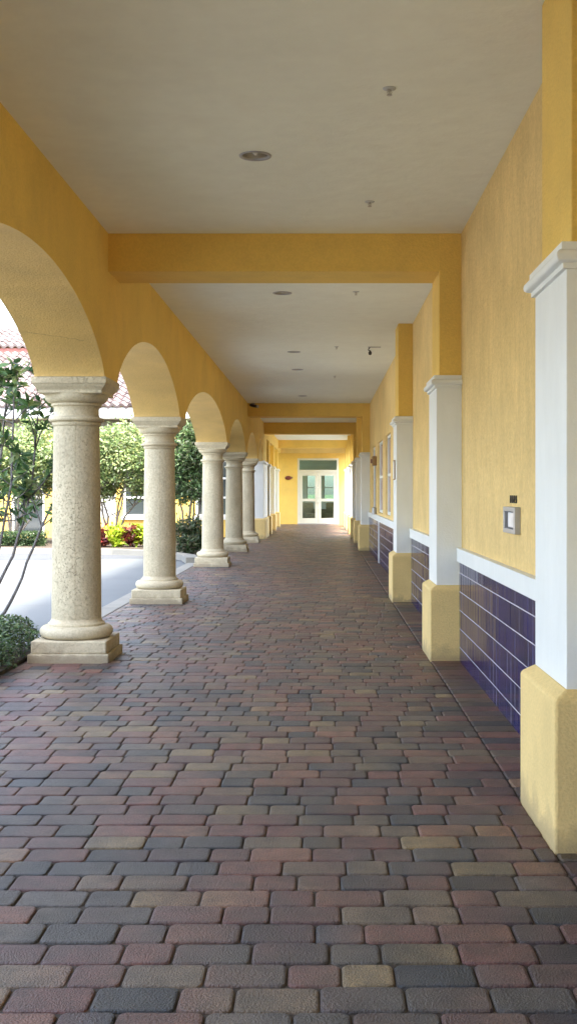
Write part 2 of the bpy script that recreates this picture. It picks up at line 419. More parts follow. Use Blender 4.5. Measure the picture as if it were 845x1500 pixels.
# sprinklers
def make_sprinkler():
    t = thing('ceiling_sprinkler', 'x', 'sprinkler', (0, 0, HC), 'sprinkler heads on the ceiling')
    a = MB(); a.lathe([(.036, 0), (.034, -.004), (.020, -.007), (.012, -.007)], seg=28); a.build('escutcheon', M['facade_white'], t, smooth=True)
    a = MB(); a.lathe([(.009, -.006), (.009, -.018), (.004, -.020), (.004, -.034), (.015, -.036), (.015, -.038)], seg=18)
    a.tube([(.009, 0, -.010), (.013, 0, -.022), (.005, 0, -.035)], .002); a.tube([(-.009, 0, -.010), (-.013, 0, -.022), (-.005, 0, -.035)], .002)
    a.build('sprinkler_head', M['metal'], t)
    return t
sp0 = make_sprinkler()
for i, (x_, y_, lb) in enumerate([(.364, 6.07, 'sprinkler head nearest the viewer, upper right of the ceiling'),
        (.358, 8.43, 'sprinkler head just before the first cross beam'),
        (.37, 12.2, 'sprinkler head just behind the first cross beam'),
        (.22, 16.8, 'sprinkler head left of the dark hanging sensor'),
        (.24, 21.0, 'small far sprinkler head in the second half of the long ceiling bay')]):
    o = sp0 if i == 0 else copy_tree(sp0); o.location = (x_, y_, HC); o['label'] = lb
# hanging sensor
t = thing('hanging_sensor', 'small dark sensor hanging from the ceiling on a curved bracket', 'sensor', (.72, 16.8, HC))
a = MB(); a.box(-.03, .16, -.02, .02, -.012, -.001); a.build('mounting_bar', M['silver'], t, bevel=.003)
a = MB(); a.tube([(0, 0, -.01), (-.02, 0, -.03), (-.03, 0, -.045), (-.01, 0, -.058), (.012, 0, -.066)], [.008] * 5, 8); a.build('bracket', M['darkmetal'], t, smooth=True)
a = MB(); a.lathe([(.004, -.125), (.020, -.12), (.026, -.10), (.024, -.08), (.008, -.062)], seg=18); a.build('sensor_head', M['darkmetal'], t, smooth=True)

# ------------------------------------------------------------------ arcade wall with elliptical arches
def arcade():
    ys = []; bs = []
    half = 0.30
    for i in range(len(COLS) - 1):
        ya, yb = COLS[i] + half, COLS[i + 1] - half
        ys += [COLS[i] - half + .001 if i == 0 else ya - 2 * half, ya]; bs += [HS + .003, HS + .003]
        n = 44; cy, ra = (ya + yb) / 2, (yb - ya) / 2
        for k in range(1, n):
            th = math.pi * (1 - k / n)
            ys.append(cy + ra * math.cos(th)); bs.append(HS + .003 + (HA - HS) * math.sin(th) ** 1.42)
        ys.append(yb); bs.append(HS + .003)
    ys += [COLS[-1] + half]; bs += [HS + .003]
    # last half opening to the pier
    ya, yb = COLS[-1] + half, 34.0
    cy, ra = (ya + yb) / 2, (yb - ya) / 2
    for k in range(1, 24):
        th = math.pi * (1 - k / 24); ys.append(cy + ra * math.cos(th)); bs.append(HS + .003 + (HA - HS) * math.sin(th) ** 1.42)
    ys += [34.0, 34.003]; bs += [HS + .003, HS + .003]
    top = 3.952
    vs = []; f_wall = []; f_sof = []
    for y_, b_ in zip(ys, bs): vs += [(XL, y_, b_), (XL, y_, top), (XLO, y_, top), (XLO, y_, b_)]
    for i in range(len(ys) - 1):
        a = 4 * i; b = a + 4
        f_wall += [(a, a + 1, b + 1, b), (a + 3, b + 3, b + 2, a + 2)]
        f_sof.append((a, b, b + 3, a + 3))
    f_wall += [(0, 3, 2, 1), (len(vs) - 4, len(vs) - 3, len(vs) - 2, len(vs) - 1)]
    return vs, f_wall, f_sof
vs, fw, fsf = arcade()
aw = mesh_obj('arcade_wall', vs, fw, M['yellow'])
tag(aw, 'long yellow stucco arcade wall with flattened arches resting on the stone columns', 'wall')
o = mesh_obj('arch_soffit', vs, fsf, M['soffit'], aw, smooth=False)

# hairline crack running across the underside of the near arch
def soffit_z(y_):
    ya, yb = COLS[2] + .3, COLS[3] - .3
    u = (y_ - (ya + yb) / 2) / ((yb - ya) / 2)
    return HS + .003 + (HA - HS) * max(0, 1 - u * u) ** .71
m = MB(); q = [(XLO + .02 + .5 * k / 14, 8.84 + random.uniform(-.008, .008) + .009 * k) for k in range(14)]
m.tube([(x_, y_, soffit_z(y_)) for x_, y_ in q], .0013, 5)
m.build('soffit_crack', M['brass'], aw)

# ------------------------------------------------------------------ stone columns
def make_column():
    t = thing('stone_column', 'x', 'column', (CX, 0, 0), 'round stone columns of the arcade')
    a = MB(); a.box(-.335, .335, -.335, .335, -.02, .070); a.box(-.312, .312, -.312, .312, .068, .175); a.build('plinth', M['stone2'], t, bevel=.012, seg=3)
    prof = []
    for k in range(13):
        th = -math.pi / 2 + math.pi * k / 12; prof.append((.252 + .054 * math.cos(th), .175 + .0525 + .0525 * math.sin(th)))
    prof += [(.238, .281), (.238, .297), (.226, .305), (.215, .318), (.209, .335)]
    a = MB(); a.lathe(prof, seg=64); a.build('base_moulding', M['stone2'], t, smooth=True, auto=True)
    prof = [(.208, .33)]
    for k in range(1, 15): z = .33 + (1.965 - .33) * k / 14; prof.append((.208 - .017 * (k / 14) ** 1.6, z))
    a = MB(); a.lathe(prof, seg=64)
    for an in (R(-82), R(98)): a.tube([((q - .0008) * math.cos(an), (q - .0008) * math.sin(an), z) for q, z in prof], .0035, 6)
    a.build('shaft', M['stone'], t, smooth=True, auto=True)
    prof = [(.190, 1.962), (.200, 1.968), (.204, 1.975), (.206, 1.990), (.200, 1.998), (.212, 2.002)]
    for k in range(9):
        th = -math.pi / 2 + math.pi * k / 8; prof.append((.212 + .020 * math.cos(th), 2.020 + .018 * math.sin(th)))
    prof += [(.204, 2.040), (.196, 2.046), (.189, 2.06), (.188, 2.12), (.196, 2.132), (.212, 2.136), (.212, 2.152), (.204, 2.156)]
    for k in range(1, 9):
        th = R(90 * k / 8); prof.append((.208 + .060 * math.sin(th), 2.225 - .065 * math.cos(th)))
    prof += [(.268, 2.232)]
    a = MB(); a.lathe(prof, seg=64)
    sq = [(.262, 2.228), (.266, 2.236), (.262, 2.244), (.262, 2.250), (.268, 2.262), (.284, 2.278), (.296, 2.292), (.301, 2.306), (.306, 2.309), (.309, 2.33), (.309, HS)]
    a.loft([(-h, h, -h, h, z) for h, z in sq])
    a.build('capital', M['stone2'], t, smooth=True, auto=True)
    return t
c0 = make_column()
clab = {-5.4: 'round stone column farthest behind the viewer at the start of the arcade', -0.4: 'round stone column beside the viewer outside the left edge',
        4.6: 'round stone column just outside the left edge of the view', 9.6: 'nearest and largest visible stone column, rising beside the clipped hedge',
        14.52: 'second visible stone column, standing where the kerb strip meets the brick walkway', 21.6: 'third stone column, with the dark-leaved tree just to its left',
        26.9: 'fourth stone column, thin and pale before the second cross beam', 31.75: 'farthest round stone column, next to the pale square pier'}
for i, cy in enumerate(COLS):
    o = c0 if i == 0 else copy_tree(c0); o.location = (CX, cy, 0); o['label'] = clab[cy]

# ------------------------------------------------------------------ square pilasters and piers
def make_pilaster(name, depth, label, group, x0, x1, loc, mirror=False, htop=HC + .2, cat='pilaster'):
    # local: faces towards the walkway at x = x0 side; x1 buried in wall
    t = thing(name, label, cat, loc, group)
    s = -1 if mirror else 1
    def L(ins, z): # section inset
        a, b = x0 + ins, x1 - (ins if cat == 'pier' else 0)
        if mirror: a, b = -b, -a
        return (a, b, ins, depth - ins, z)
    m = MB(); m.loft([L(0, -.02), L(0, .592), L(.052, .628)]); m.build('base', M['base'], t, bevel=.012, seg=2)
    m = MB(); m.loft([L(.058, .626), L(.058, 2.285)]); m.build('shaft', M['white'], t, bevel=.004, seg=2)
    m = MB()
    prof = [(.057, 2.279), (.042, 2.281), (.042, 2.302), (.035, 2.304), (.024, 2.307), (.015, 2.315), (.012, 2.328), (.015, 2.341), (.024, 2.350), (.036, 2.354), (.036, 2.384), (.06, 2.387)]
    m.loft([L(i, z) for i, z in prof]); m.build('capital', M['white'], t, smooth=True, auto=True)
    m = MB(); m.loft([L(.083, 2.382), L(.083, htop)]); m.build('upper_pier', M['yellow'], t, bevel=.006, seg=2)
    return t
G1 = 'square pilasters along the tiled wall'
P = [(-5.3, 'pilaster behind the viewer on the building side'), (-0.4, 'pilaster beside the viewer just outside the right edge'),
     (4.37, 'largest square pilaster cut by the right edge, with grooved white capital'),
     (9.38, 'second square pilaster, carrying the first yellow cross beam'),
     (14.42, 'third square pilaster, with a narrow plaque on its white shaft'),
     (27.3, 'pilaster carrying the second cross beam beyond the three windows')]
for y_, lb in P: make_pilaster('pilaster', .76, lb, G1, .902, 1.3, (0, y_, 0))
make_pilaster('pilaster', .76, 'small far pilaster right after the second cross beam', G1, .902, 1.3, (0, 31.4, 0))
make_pilaster('pilaster', .9, 'last pilaster at the corner where the tiled building ends', G1, .902, 1.45, (0, 34.75, 0))
G2 = 'square piers at the sunlit far end'
for i, y_ in enumerate([38.2, 42.6, 46.4]):
    make_pilaster('square_pier', .70, ['nearest free-standing pier on the right of the sunlit end', 'middle free-standing pier on the right of the sunlit end', 'last free-standing pier on the right before the glass doors'][i], G2, .902, 1.40, (0, y_, 0), cat='pier')
for i, y_ in enumerate([38.2, 42.0, 45.8]):
    make_pilaster('square_pier', .70, ['nearest free-standing pier on the left, behind the deep pale pier', 'middle free-standing pier on the left of the sunlit end', 'last free-standing pier on the left before the glass doors'][i], G2, 1.70, 2.40, (0, y_, 0), mirror=True, cat='pier')
make_pilaster('square_pier', 2.6, 'deep pale pier closing the row of stone columns', G2, 1.70, 2.42, (0, 34.0, 0), mirror=True, cat='pier')
for sgn, xa, xb, lb in ((1, XR + .0, XR + .20, 'yellow header carried by the right-hand piers at the far end'), (-1, XLO, XL, 'yellow header carried by the left-hand piers at the far end')):
    m = MB(); m.box(xa, xb, 34.9 if sgn < 0 else 35.8, YEND, HB - .10, 3.952)
    tag(m.build('pier_header', M['yellow']), lb, 'beam')

# ------------------------------------------------------------------ cross beams
for y0_, y1_, hb, lb in ((9.465, 10.0, HB, 'nearest yellow cross beam spanning the ceiling above the largest stone column'),
                     (27.385, 27.93, HB, 'second yellow cross beam, closing the long white ceiling bay'),
                     (34.9, 35.5, HB - .03, 'dark shaded third cross beam above the deep pier'),
                     (46.5, 46.98, HB + .0, 'sunlit cross beam near the glass doors')):
    m = MB(); m.box(XL - .05, XR + .05, y0_, y1_, hb, HC + .05)
    tag(m.build('ceiling_beam', M['yellow'], bevel=.008), lb, 'beam', 'cross beams of the ceiling')
m = MB(); m.box(XL - .05, XR + .05, 49.6, 50.0, HB - .1, HC + .05)
tag(m.build('ceiling_beam', M['soffit'], bevel=.008), 'last and brightest cross beam, directly above the glass doors', 'beam', 'cross beams of the ceiling')

# ------------------------------------------------------------------ building wall on the right
wall = thing('side_wall', 'tall weathered yellow wall with navy tile wainscot along the right of the walkway', 'wall', (0, 0, 0))
WINS = [(19.15, 20.65, 1.0, 2.44), (21.6, 23.5, 1.0, 2.44), (24.7, 26.2, 1.0, 2.44)]
m = MB()
def wbox(y0_, y1_, z0, z1): m.box(XR, XR + .28, y0_, y1_, z0, z1)
prev = YSTART
for (a, b, z0, z1) in WINS:
    wbox(prev, a, 0.0, 3.952); wbox(a, b, 0.0, z0); wbox(a, b, z1, 3.952); prev = b
wbox(prev, 35.6, 0.0, 3.952)
m.build('wall_face', M['yellow_wall'], wall)
m = MB(); m.box(XR + .28, 12, 35.3, 35.6, 0, 3.952); m.box(11.7, 12, YSTART, 35.3, 0, 3.952); m.box(XR + .28, 11.7, YSTART, YSTART + .3, 0, 3.952)
m.box(XLO, XR, YSTART - .3, YSTART, 0, 3.952)  # unseen wall behind the camera, added to darken the near bay
m.build('rear_walls', M['yellow_wall'], wall)
for (a, b, z0, z1) in WINS:
    m = MB(); x_ = XR + .035
    for yy0, yy1, zz0, zz1 in ((a, a + .06, z0, z1), (b - .06, b, z0, z1), (a + .06, b - .06, z0, z0 + .06), (a + .06, b - .06, z1 - .06, z1), (a + .06, b - .06, (z0 + z1) / 2 - .025, (z0 + z1) / 2 + .025)):
        m.box(x_, x_ + .05, yy0, yy1, zz0, zz1)
    wf = m.build('window', M['white'], wall)
    m = MB(); m.box(x_ + .025, x_ + .035, a + .05, b - .05, z0 + .05, z1 - .05); m.build('pane', M['blind'], wf)
# wainscot per bay
segs = [(-4.54, -.4), (.36, 4.37), (5.13, 9.38), (10.14, 14.42), (15.18, 27.3), (28.06, 31.4), (32.16, 34.75)]
XT = XR - .026
rows = [(0.0, .114), (.122, .268), (.276, .422), (.430, .576), (.584, .730), (.738, .826)]
for (a, b) in segs:
    gmb = MB(); gmb.box(XT + .002, XR + .002, a - .02, b + .02, -.01, .828)
    gr = gmb.build('tile_wainscot', M['grout'], wall)
    tm = MB(); n = int(round((b - a) / .142)); tw = (b - a) / n
    for z0, z1 in rows:
        for k in range(n):
            j = random.uniform(-.0006, .0006); v = random.uniform(.75, 1.3)
            y0_, y1_ = a + k * tw + .0055, a + (k + 1) * tw - .0055
            q1, q2 = random.uniform(-.0013, .0013), random.uniform(-.0013, .0013)
            cc = (.014 * v, .011 * v, .075 * v, 1)
            tm.add([(XT + q1, y0_, z0), (XT + q1, y0_, z1), (XT + q2, y1_, z1), (XT + q2, y1_, z0), (XT + .01, y0_, z0), (XT + .01, y0_, z1), (XT + .01, y1_, z1), (XT + .01, y1_, z0)],
                   [(0, 1, 2, 3), (0, 4, 5, 1), (1, 5, 6, 2), (2, 6, 7, 3), (3, 7, 4, 0)], cc)
    tm.build('glazed_tiles', M['tile'], gr)
    cm = MB(); cm.box(XR - .045, XR + .002, a - .03, b + .03, .828, .938); cm.box(XR - .052, XR + .002, a - .03, b + .03, .938, .945)
    cm.build('wall_cap', M['white'], wall, bevel=.004)
# white tile edge strip + recessed darker tile step
m = MB(); m.box(XT - .012, XT + .02, 22.5, 22.62, 0, .826); m.build('tile_edge_strip', M['white'], wall)

# framed wall light / display box and number
t = thing('framed_wall_box', 'silver framed box with a milky white lens on the yellow wall', 'wall box', (XR, 6.85, 1.235))
m = MB(); x0, x1 = -.036, .0
for a0, a1, z0, z1 in ((-.21, -.165, -.08, .08), (.165, .21, -.08, .08), (-.165, .165, -.08, -.052), (-.165, .165, .052, .08)): m.box(x0, x1, a0, a1, z0, z1)
m.build('frame', M['silver'], t, bevel=.003)
m = MB(); m.box(-.008, .0, -.165, .165, -.052, .052); m.build('backing', M['darkmetal'], t)
m = MB(); m.box(-.020, -.009, -.158, .12, -.046, .046); m.build('lens', M['lens'], t, bevel=.004)
def text_mesh(name, s, size, mat_, ext=.003, spacing=1.0):
    cu = bpy.data.curves.new(name, 'FONT'); cu.body = s; cu.size = size; cu.extrude = ext; cu.align_x = 'CENTER'; cu.space_character = spacing
    ob = bpy.data.objects.new(name, cu); col.objects.link(ob)
    bpy.context.view_layer.update()
    me = bpy.data.meshes.new_from_object(ob); bpy.data.objects.remove(ob)
    me.materials.append(mat_); o = bpy.data.objects.new(name, me); col.objects.link(o); return o
t = thing('house_number', 'small dark metal street number above the silver framed box', 'number sign', (XR, 6.86, 1.338))
for k, ch in enumerate('1021'):
    tx = text_mesh('digit', ch, .068, M['darkmetal'], ext=.004)
    tx.parent = t
    tx.matrix_local = Matrix(((0, 0, -1, -.005), (-1.5, 0, 0, .105 - .07 * k), (0, 1, 0, 0), (0, 0, 0, 1)))
t = thing('wall_plaque', 'narrow plaque on the white shaft of the third pilaster', 'plaque', (.956, 14.80, 1.70))
m = MB(); m.box(-.012, .003, -.11, .11, -.13, .13); m.build('plaque_frame', M['brass'], t, bevel=.002)
m = MB(); m.box(-.014, -.011, -.095, .095, -.115, .115); m.build('plaque_face', M['white'], t)

# alarm box with conduit between the windows
t = thing('alarm_box', 'brownish red alarm box on the wall with a thin conduit running down', 'alarm', (XR, 24.05, 2.0))
m = MB(); m.box(-.10, .0, -.16, .16, -.02, .18); m.build('housing', M['brass'], t, bevel=.012)
m = MB(); m.box(-.125, -.098, -.09, .09, .03, .12); m.build('strobe_lens', M['red'], t, bevel=.01)
m = MB(); m.tube([(-.03, 0, -.02), (-.03, 0, -.9)], .016, 8); m.build('conduit', M['silver'], t)
m = MB(); m.lathe([(.05, -1.06), (.05, -.92), (.02, -.9)], cx=-.05, seg=16); m.build('junction_box', M['silver'], t)
# security camera on the second beam
t = thing('security_camera', 'small dark security camera in the corner of the second beam', 'camera', (-1.66, 27.38, 3.56))
m = MB(); m.lathe([(.04, .02), (.045, -.005), (.03, -.02)], seg=20, cy=-.05); m.build('mount', M['silver'], t)
m = MB(); m.tube([(-.06, -.07, -.03), (.0, -.12, -.05), (.10, -.16, -.07)], [.035, .035, .032], 12); m.build('body', M['darkmetal'], t, smooth=True)
m = MB(); m.tube([(.10, -.16, -.07), (.13, -.172, -.077)], [.036, .036], 12); m.build('hood', M['silver'], t)

# ------------------------------------------------------------------ end wall with glass double door
ew = thing('end_wall', 'bright yellow wall closing the far end of the walkway', 'wall', (0, YEND, 0))
DX0, DX1, DH, TH = -1.08, .76, 2.33, 2.95
m = MB()
m.box(-2.5, DX0, 0, .25, -.02, 3.952); m.box(DX1, 1.9, 0, .25, -.02, 3.952); m.box(DX0, DX1, 0, .25, TH, 3.952)
m.build('wall_face', M['yellow'], ew)
dr = thing('double_door', 'white framed glass double door with transom at the far end', 'door', ((DX0 + DX1) / 2, YEND, 0))
hw = (DX1 - DX0) / 2
m = MB()
m.box(-hw, -hw + .09, .0, .1, 0, TH); m.box(hw - .09, hw, .0, .1, 0, TH); m.box(-hw + .09, hw - .09, .0, .1, TH - .09, TH); m.box(-hw + .09, hw - .09, .0, .1, DH, DH + .1)
m.build('door_frame', M['cream'], dr, bevel=.006)
m = MB(); m.box(-hw + .09, hw - .09, .045, .055, DH + .1, TH - .09); m.build('transom_pane', M['glass'], dr)
m = MB(); m.box(-hw, hw, -.03, .0, -.01, .03); m.build('threshold', M['silver'], dr)
for s in (-1, 1):
    xa, xb = (-hw + .092, -.004) if s < 0 else (.004, hw - .092)
    m = MB(); st = .13
    m.box(xa, xa + st, .02, .07, .03, DH - .004); m.box(xb - st, xb, .02, .07, .03, DH - .004)
    for z0, z1 in ((.03, .27), (1.02, 1.14), (DH - .16, DH - .004)): m.box(xa + st, xb - st, .02, .07, z0, z1)
    lf = m.build('door_leaf', M['cream'], dr, bevel=.005)
    m = MB(); m.box(xa + st, xb - st, .04, .05, .27, 1.02); m.box(xa + st, xb - st, .04, .05, 1.14, DH - .16); m.build('door_pane', M['glass'], lf)
    hx = xb - .05 if s < 0 else xa + .05
    m = MB(); m.tube([(hx, .02, .95), (hx, -.05, .97), (hx, -.05, 1.22), (hx, .02, 1.24)], .013, 8); m.build('handle', M['metal'], lf)
    for hz in (.4, 1.2, 2.0):
        m = MB(); xx = -hw + .092 if s < 0 else hw - .092
        m.tube([(xx, .012, hz), (xx, .012, hz + .13)], .012, 8); m.build('hinge', M['metal'], lf)
# small room behind the doors
rm = MB(); x0, x1, y0_, y1_ = -3.2, 3.0, YEND + .25, YEND + 6
room = thing('lobby_room', 'pale lobby seen through the glass doors with a bright back window', 'room', (0, 0, 0))
m = MB(); m.box(x0 - .2, x0, y0_, y1_, 0, 1.0); m.box(x0 - .2, x0, y0_, y1_, 2.6, 3.3); m.box(x0 - .2, x0, y0_, y0_ + 1, 1.0, 2.6); m.box(x1, x1 + .2, y0_, y1_, 0, 3.3)  # unseen gap in the left wall, added to let light into the lobby
wx0, wx1 = -.75, -.10; vx0, vx1 = .1, .75
m.box(x0, wx0, y1_, y1_ + .2, 0, 3.3); m.box(vx1, x1, y1_, y1_ + .2, 0, 3.3); m.box(wx1, vx0, y1_, y1_ + .2, 0, 3.3)
for a, b in ((wx0, wx1), (vx0, vx1)): m.box(a, b, y1_, y1_ + .2, 0, 1.0); m.box(a, b, y1_, y1_ + .2, 2.35, 3.3)
m.build('room_walls', M['roomwall'], room)
m = MB(); m.box(x0, x1, y0_, y1_, 3.0, 3.1); m.build('room_ceiling', M['roomwall'], room)
m = MB(); m.box(x0, x1, y0_, y1_ + .2, -.05, .0); m.build('room_floor', M['roomfloor'], room)
for a, b in ((wx0, wx1), (vx0, vx1)):
    m = MB()
    for q in ((a, a + .05, 1.0, 2.35), (b - .05, b, 1.0, 2.35), (a + .05, b - .05, 1.0, 1.05), (a + .05, b - .05, 2.3, 2.35), (a + .05, b - .05, 1.64, 1.69)): m.box(q[0], q[1], y1_ + .05, y1_ + .1, q[2], q[3])
    wf = m.build('window', M['white'], room)
    m = MB(); m.box(a + .05, b - .05, y1_ + .07, y1_ + .08, 1.05, 2.3); m.build('pane', M['glass'], wf)
def armchair(x_, y_, rz, mt, lb):
    t = thing('armchair', lb, 'armchair', (x_, y_, 0), 'armchairs in the lobby', rz)
    m = MB(); m.box(-.34, .34, -.32, .34, .22, .46); m.build('seat', mt, t, bevel=.05, seg=3)
    m = MB(); m.loft([(-.36, .36, .26, .42, .22), (-.36, .36, .32, .46, .95)]); m.build('backrest', mt, t, bevel=.05, seg=3)
    for s in (-1, 1):
        m = MB(); m.box(s * .41 - .06, s * .41 + .06, -.32, .40, .15, .64); m.build('armrest', mt, t, bevel=.04, seg=3)
        for q in (-.26, .34): m = MB(); m.tube([(s * .38, q, .16), (s * .39, q, 0)], [.025, .015], 8); m.build('leg', M['darkmetal'], t)
armchair(-.62, YEND + 2.4, 0.3, M['fabric'], 'beige armchair behind the left door leaf')
armchair(.42, YEND + 2.2, -0.35, M['fabric2'], 'olive armchair behind the right door leaf')
# wall lamp left of the door
t = thing('oval_wall_sign', 'small dark red oval fixture on the end wall left of the doors', 'wall fixture', (-1.49, YEND, 2.07))
m = MB(); m.lathe([(.001, .0), (.13, .0), (.15, .02), (.14, .05), (.08, .075), (.001, .08)], seg=28)
m.v = [(x_, -z_, y_ * .62) for x_, y_, z_ in m.v]; m.build('fixture_body', M['red'], t, smooth=True)
m = MB(); m.box(.09, .20, -.05, 0, -.03, .05); m.build('fixture_arm', M['brass'], t, bevel=.01)

# ------------------------------------------------------------------ building across the courtyard
YF = 34.0
b = thing('courtyard_building', 'yellow building with clay tile roof across the driveway', 'building', (0, YF, 0))
FW = [(-5.98, -4.80, .68, 2.42), (-3.80, -2.62, .68, 2.42), (-9.35, -8.35, .12, 2.42), (-12.6, -11.4, .68, 2.42)]
m = MB(); prev = -26
for (a, c_, z0, z1) in sorted(FW):
    m.box(prev, a, 0, .3, 0, 3.62); m.box(a, c_, 0, .3, 0, z0); m.box(a, c_, 0, .3, z1, 3.62); prev = c_
m.box(prev, -2.43, 0, .3, 0, 3.62)
m.box(-26, -25.7, .3, 12, 0, 3.62)
m.build('wall_face', M['yellow'], b)
for (a, c_, z0, z1) in FW:
    m = MB(); q = .07
    m.box(a, a + q, .03, .10, z0, z1); m.box(c_ - q, c_, .03, .10, z0, z1); m.box(a + q, c_ - q, .03, .10, z0, z0 + q); m.box(a + q, c_ - q, .03, .10, z1 - q, z1)
    nb = 3 if z0 > .5 else 2
    for k in range(1, nb):
        zz = z0 + (z1 - z0) * k / nb; m.box(a + q, c_ - q, .03, .10, zz - .03, zz + .03)
    wf = m.build('window' if z0 > .5 else 'glazed_door', M['white'], b)
    m = MB(); m.box(a + q, c_ - q, .06, .07, z0 + q, z1 - q); m.build('pane', M['pane'], wf)
    if z0 > .5:
        m = MB(); m.box(a - .05, c_ + .05, -.06, .03, z0 - .09, z0 - .002); m.build('sill', M['white'], b, bevel=.008)
for xa, xb in ((-7.35, -6.2), (-11.0, -10.0), (-14.5, -13.5)):
    m = MB(); m.box(xa, xb, -.14, 0, .655, 3.0); m.build('white_panel', M['facade_white'], b, bevel=.01)
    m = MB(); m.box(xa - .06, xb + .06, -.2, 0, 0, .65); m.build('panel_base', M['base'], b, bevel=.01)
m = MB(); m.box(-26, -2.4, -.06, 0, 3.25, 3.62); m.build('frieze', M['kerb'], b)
m = MB(); m.box(-26, -2.0, -.72, .3, 3.60, 3.92); m.build('fascia', M['facade_white'], b, bevel=.015)
# clay tile roof: corrugated courses
def tile_roof(name, xa, xb, y0_, z0_, length, slope, parent):
    ca, sa = math.cos(math.atan(slope)), math.sin(math.atan(slope))
    pitch = .26; course = .36; nx = int((xb - xa) / pitch) ; ncr = int(length / course)
    V_ = []; F_ = []; Cc = []
    sub = 8
    palr = [(.15, .105, .095), (.18, .14, .13), (.10, .07, .065), (.20, .165, .155), (.14, .115, .11)]
    for j in range(ncr):
        for i in range(nx):
            cc = palr[random.randrange(5)]; v = random.uniform(.85, 1.15); jz = random.uniform(-.006, .006)
            base = len(V_)
            for e, (t_, lift) in enumerate(((0, .0), (0, .062), (course + .06, .012))):
                for k in range(sub + 1):
                    u = k / sub; prof = .058 * math.sin(math.pi * min(u / .62, 1)) if u < .62 else -.030 * math.sin(math.pi * (u - .62) / .38)
                    s_ = j * course + t_; h = prof + (lift + jz if e else -.03 + jz)
                    if e == 0: h = min(prof - .035, .02)
                    V_.append((xa + (i + u) * pitch, y0_ + s_ * ca - h * sa, z0_ + s_ * sa + h * ca)); Cc.append((cc[0] * v, cc[1] * v, cc[2] * v, 1))
            for e in range(2):
                for k in range(sub):
                    a = base + e * (sub + 1) + k; F_.append((a, a + 1, a + 1 + sub + 1, a + sub + 1))
    return mesh_obj(name, V_, F_, M['roof'], parent, colors=Cc)
tile_roof('roof', -26, -2.0, -.75, 3.94, 6.2, .40, b)
m = MB(); m.box(-26, -2.0, 5.02, 5.3, 5.6, 6.42); m.build('roof_band', M['redband'], b)
tile_roof('upper_roof', -26, -2.0, 4.95, 6.45, 2.6, .40, b)
m = MB(); m.box(-26, -2.0, 7.3, 7.5, 0, 7.2); m.build('rear_wall', M['yellow'], b)

# ------------------------------------------------------------------ vegetation
def leaves(pts, size, aspect, pal, name, parent, up=0.5, jit=.3, fold=.25, dirs=None, col_noise=.25):
    pts = np.asarray(pts, float); n = len(pts)
    nrm = rng.normal(size=(n, 3)); nrm[:, 2] = np.abs(nrm[:, 2]) + up; nrm /= np.linalg.norm(nrm, axis=1)[:, None]
    d = rng.normal(size=(n, 3)) if dirs is None else np.asarray(dirs) + rng.normal(size=(n, 3)) * .35
    d -= (d * nrm).sum(1)[:, None] * nrm; d /= np.linalg.norm(d, axis=1)[:, None]
    s = np.cross(nrm, d)
    L = size * rng.uniform(1 - jit, 1 + jit, n)[:, None]; W = L * aspect
    v0 = pts; v1 = pts + d * L * .30 + s * W * .42 + nrm * W * fold * .5; v1b = pts + d * L * .68 + s * W * .40 + nrm * W * fold * .5
    v2 = pts + d * L; v3 = pts + d * L * .68 - s * W * .40 + nrm * W * fold * .5; v3b = pts + d * L * .30 - s * W * .42 + nrm * W * fold * .5
    V_ = np.stack([v0, v1, v1b, v2, v3, v3b], 1).reshape(-1, 3)
    idx = np.arange(n)[:, None] * 6
    F_ = np.concatenate([idx + np.array([[0, 1, 2, 3]]), idx + np.array([[0, 3, 4, 5]])], 0)
    pal = np.array(pal); ci = pal[rng.integers(0, len(pal), n)] * rng.uniform(1 - col_noise, 1 + col_noise, n)[:, None]
    cc = np.repeat(np.concatenate([ci, np.ones((n, 1))], 1), 6, 0)
    return mesh_obj(name, V_.tolist(), F_.tolist(), M['leaf'], parent, colors=cc)

def crown_pts(center, rad, nclump, per, cr, seed=0):
    out = []; dd = []
    r_ = np.random.default_rng(seed)
    for i in range(nclump):
        v = r_.normal(size=3); v /= np.linalg.norm(v); q = r_.uniform(.25, 1) ** .5
        cpos = np.array(center) + v * np.array(rad) * q
        k = int(per * r_.uniform(.5, 1.4)); p = r_.normal(size=(k, 3)) * cr * r_.uniform(.6, 1.2) * np.array([1, 1, .75])
        out.append(cpos + p); dd.append(p + v * cr * .6)
    return np.concatenate(out), np.concatenate(dd)

def wig(a, b, n=5, amp=.04, r0=.02, r1=.008):
    a, b = Vector(a), Vector(b); pts = []; rad = []
    for i in range(n + 1):
        t = i / n; p = a.lerp(b, t)
        if 0 < i < n: p += Vector([random.uniform(-amp, amp) for _ in range(3)])
        pts.append(p); rad.append(r0 * (1 - t) + r1 * t)
    return pts, rad

GREEN = [(.19, .27, .09), (.26, .33, .12), (.13, .20, .07), (.36, .38, .16), (.23, .27, .15)]
DARK = [(.04, .085, .03), (.06, .11, .035), (.03, .06, .025), (.09, .13, .05)]
MIDG = [(.10, .18, .065), (.14, .22, .08), (.07, .13, .05), (.20, .26, .12), (.13, .15, .09)]
OLIVE = [(.10, .13, .06), (.07, .10, .05), (.13, .14, .07), (.05, .07, .035), (.18, .15, .10)]

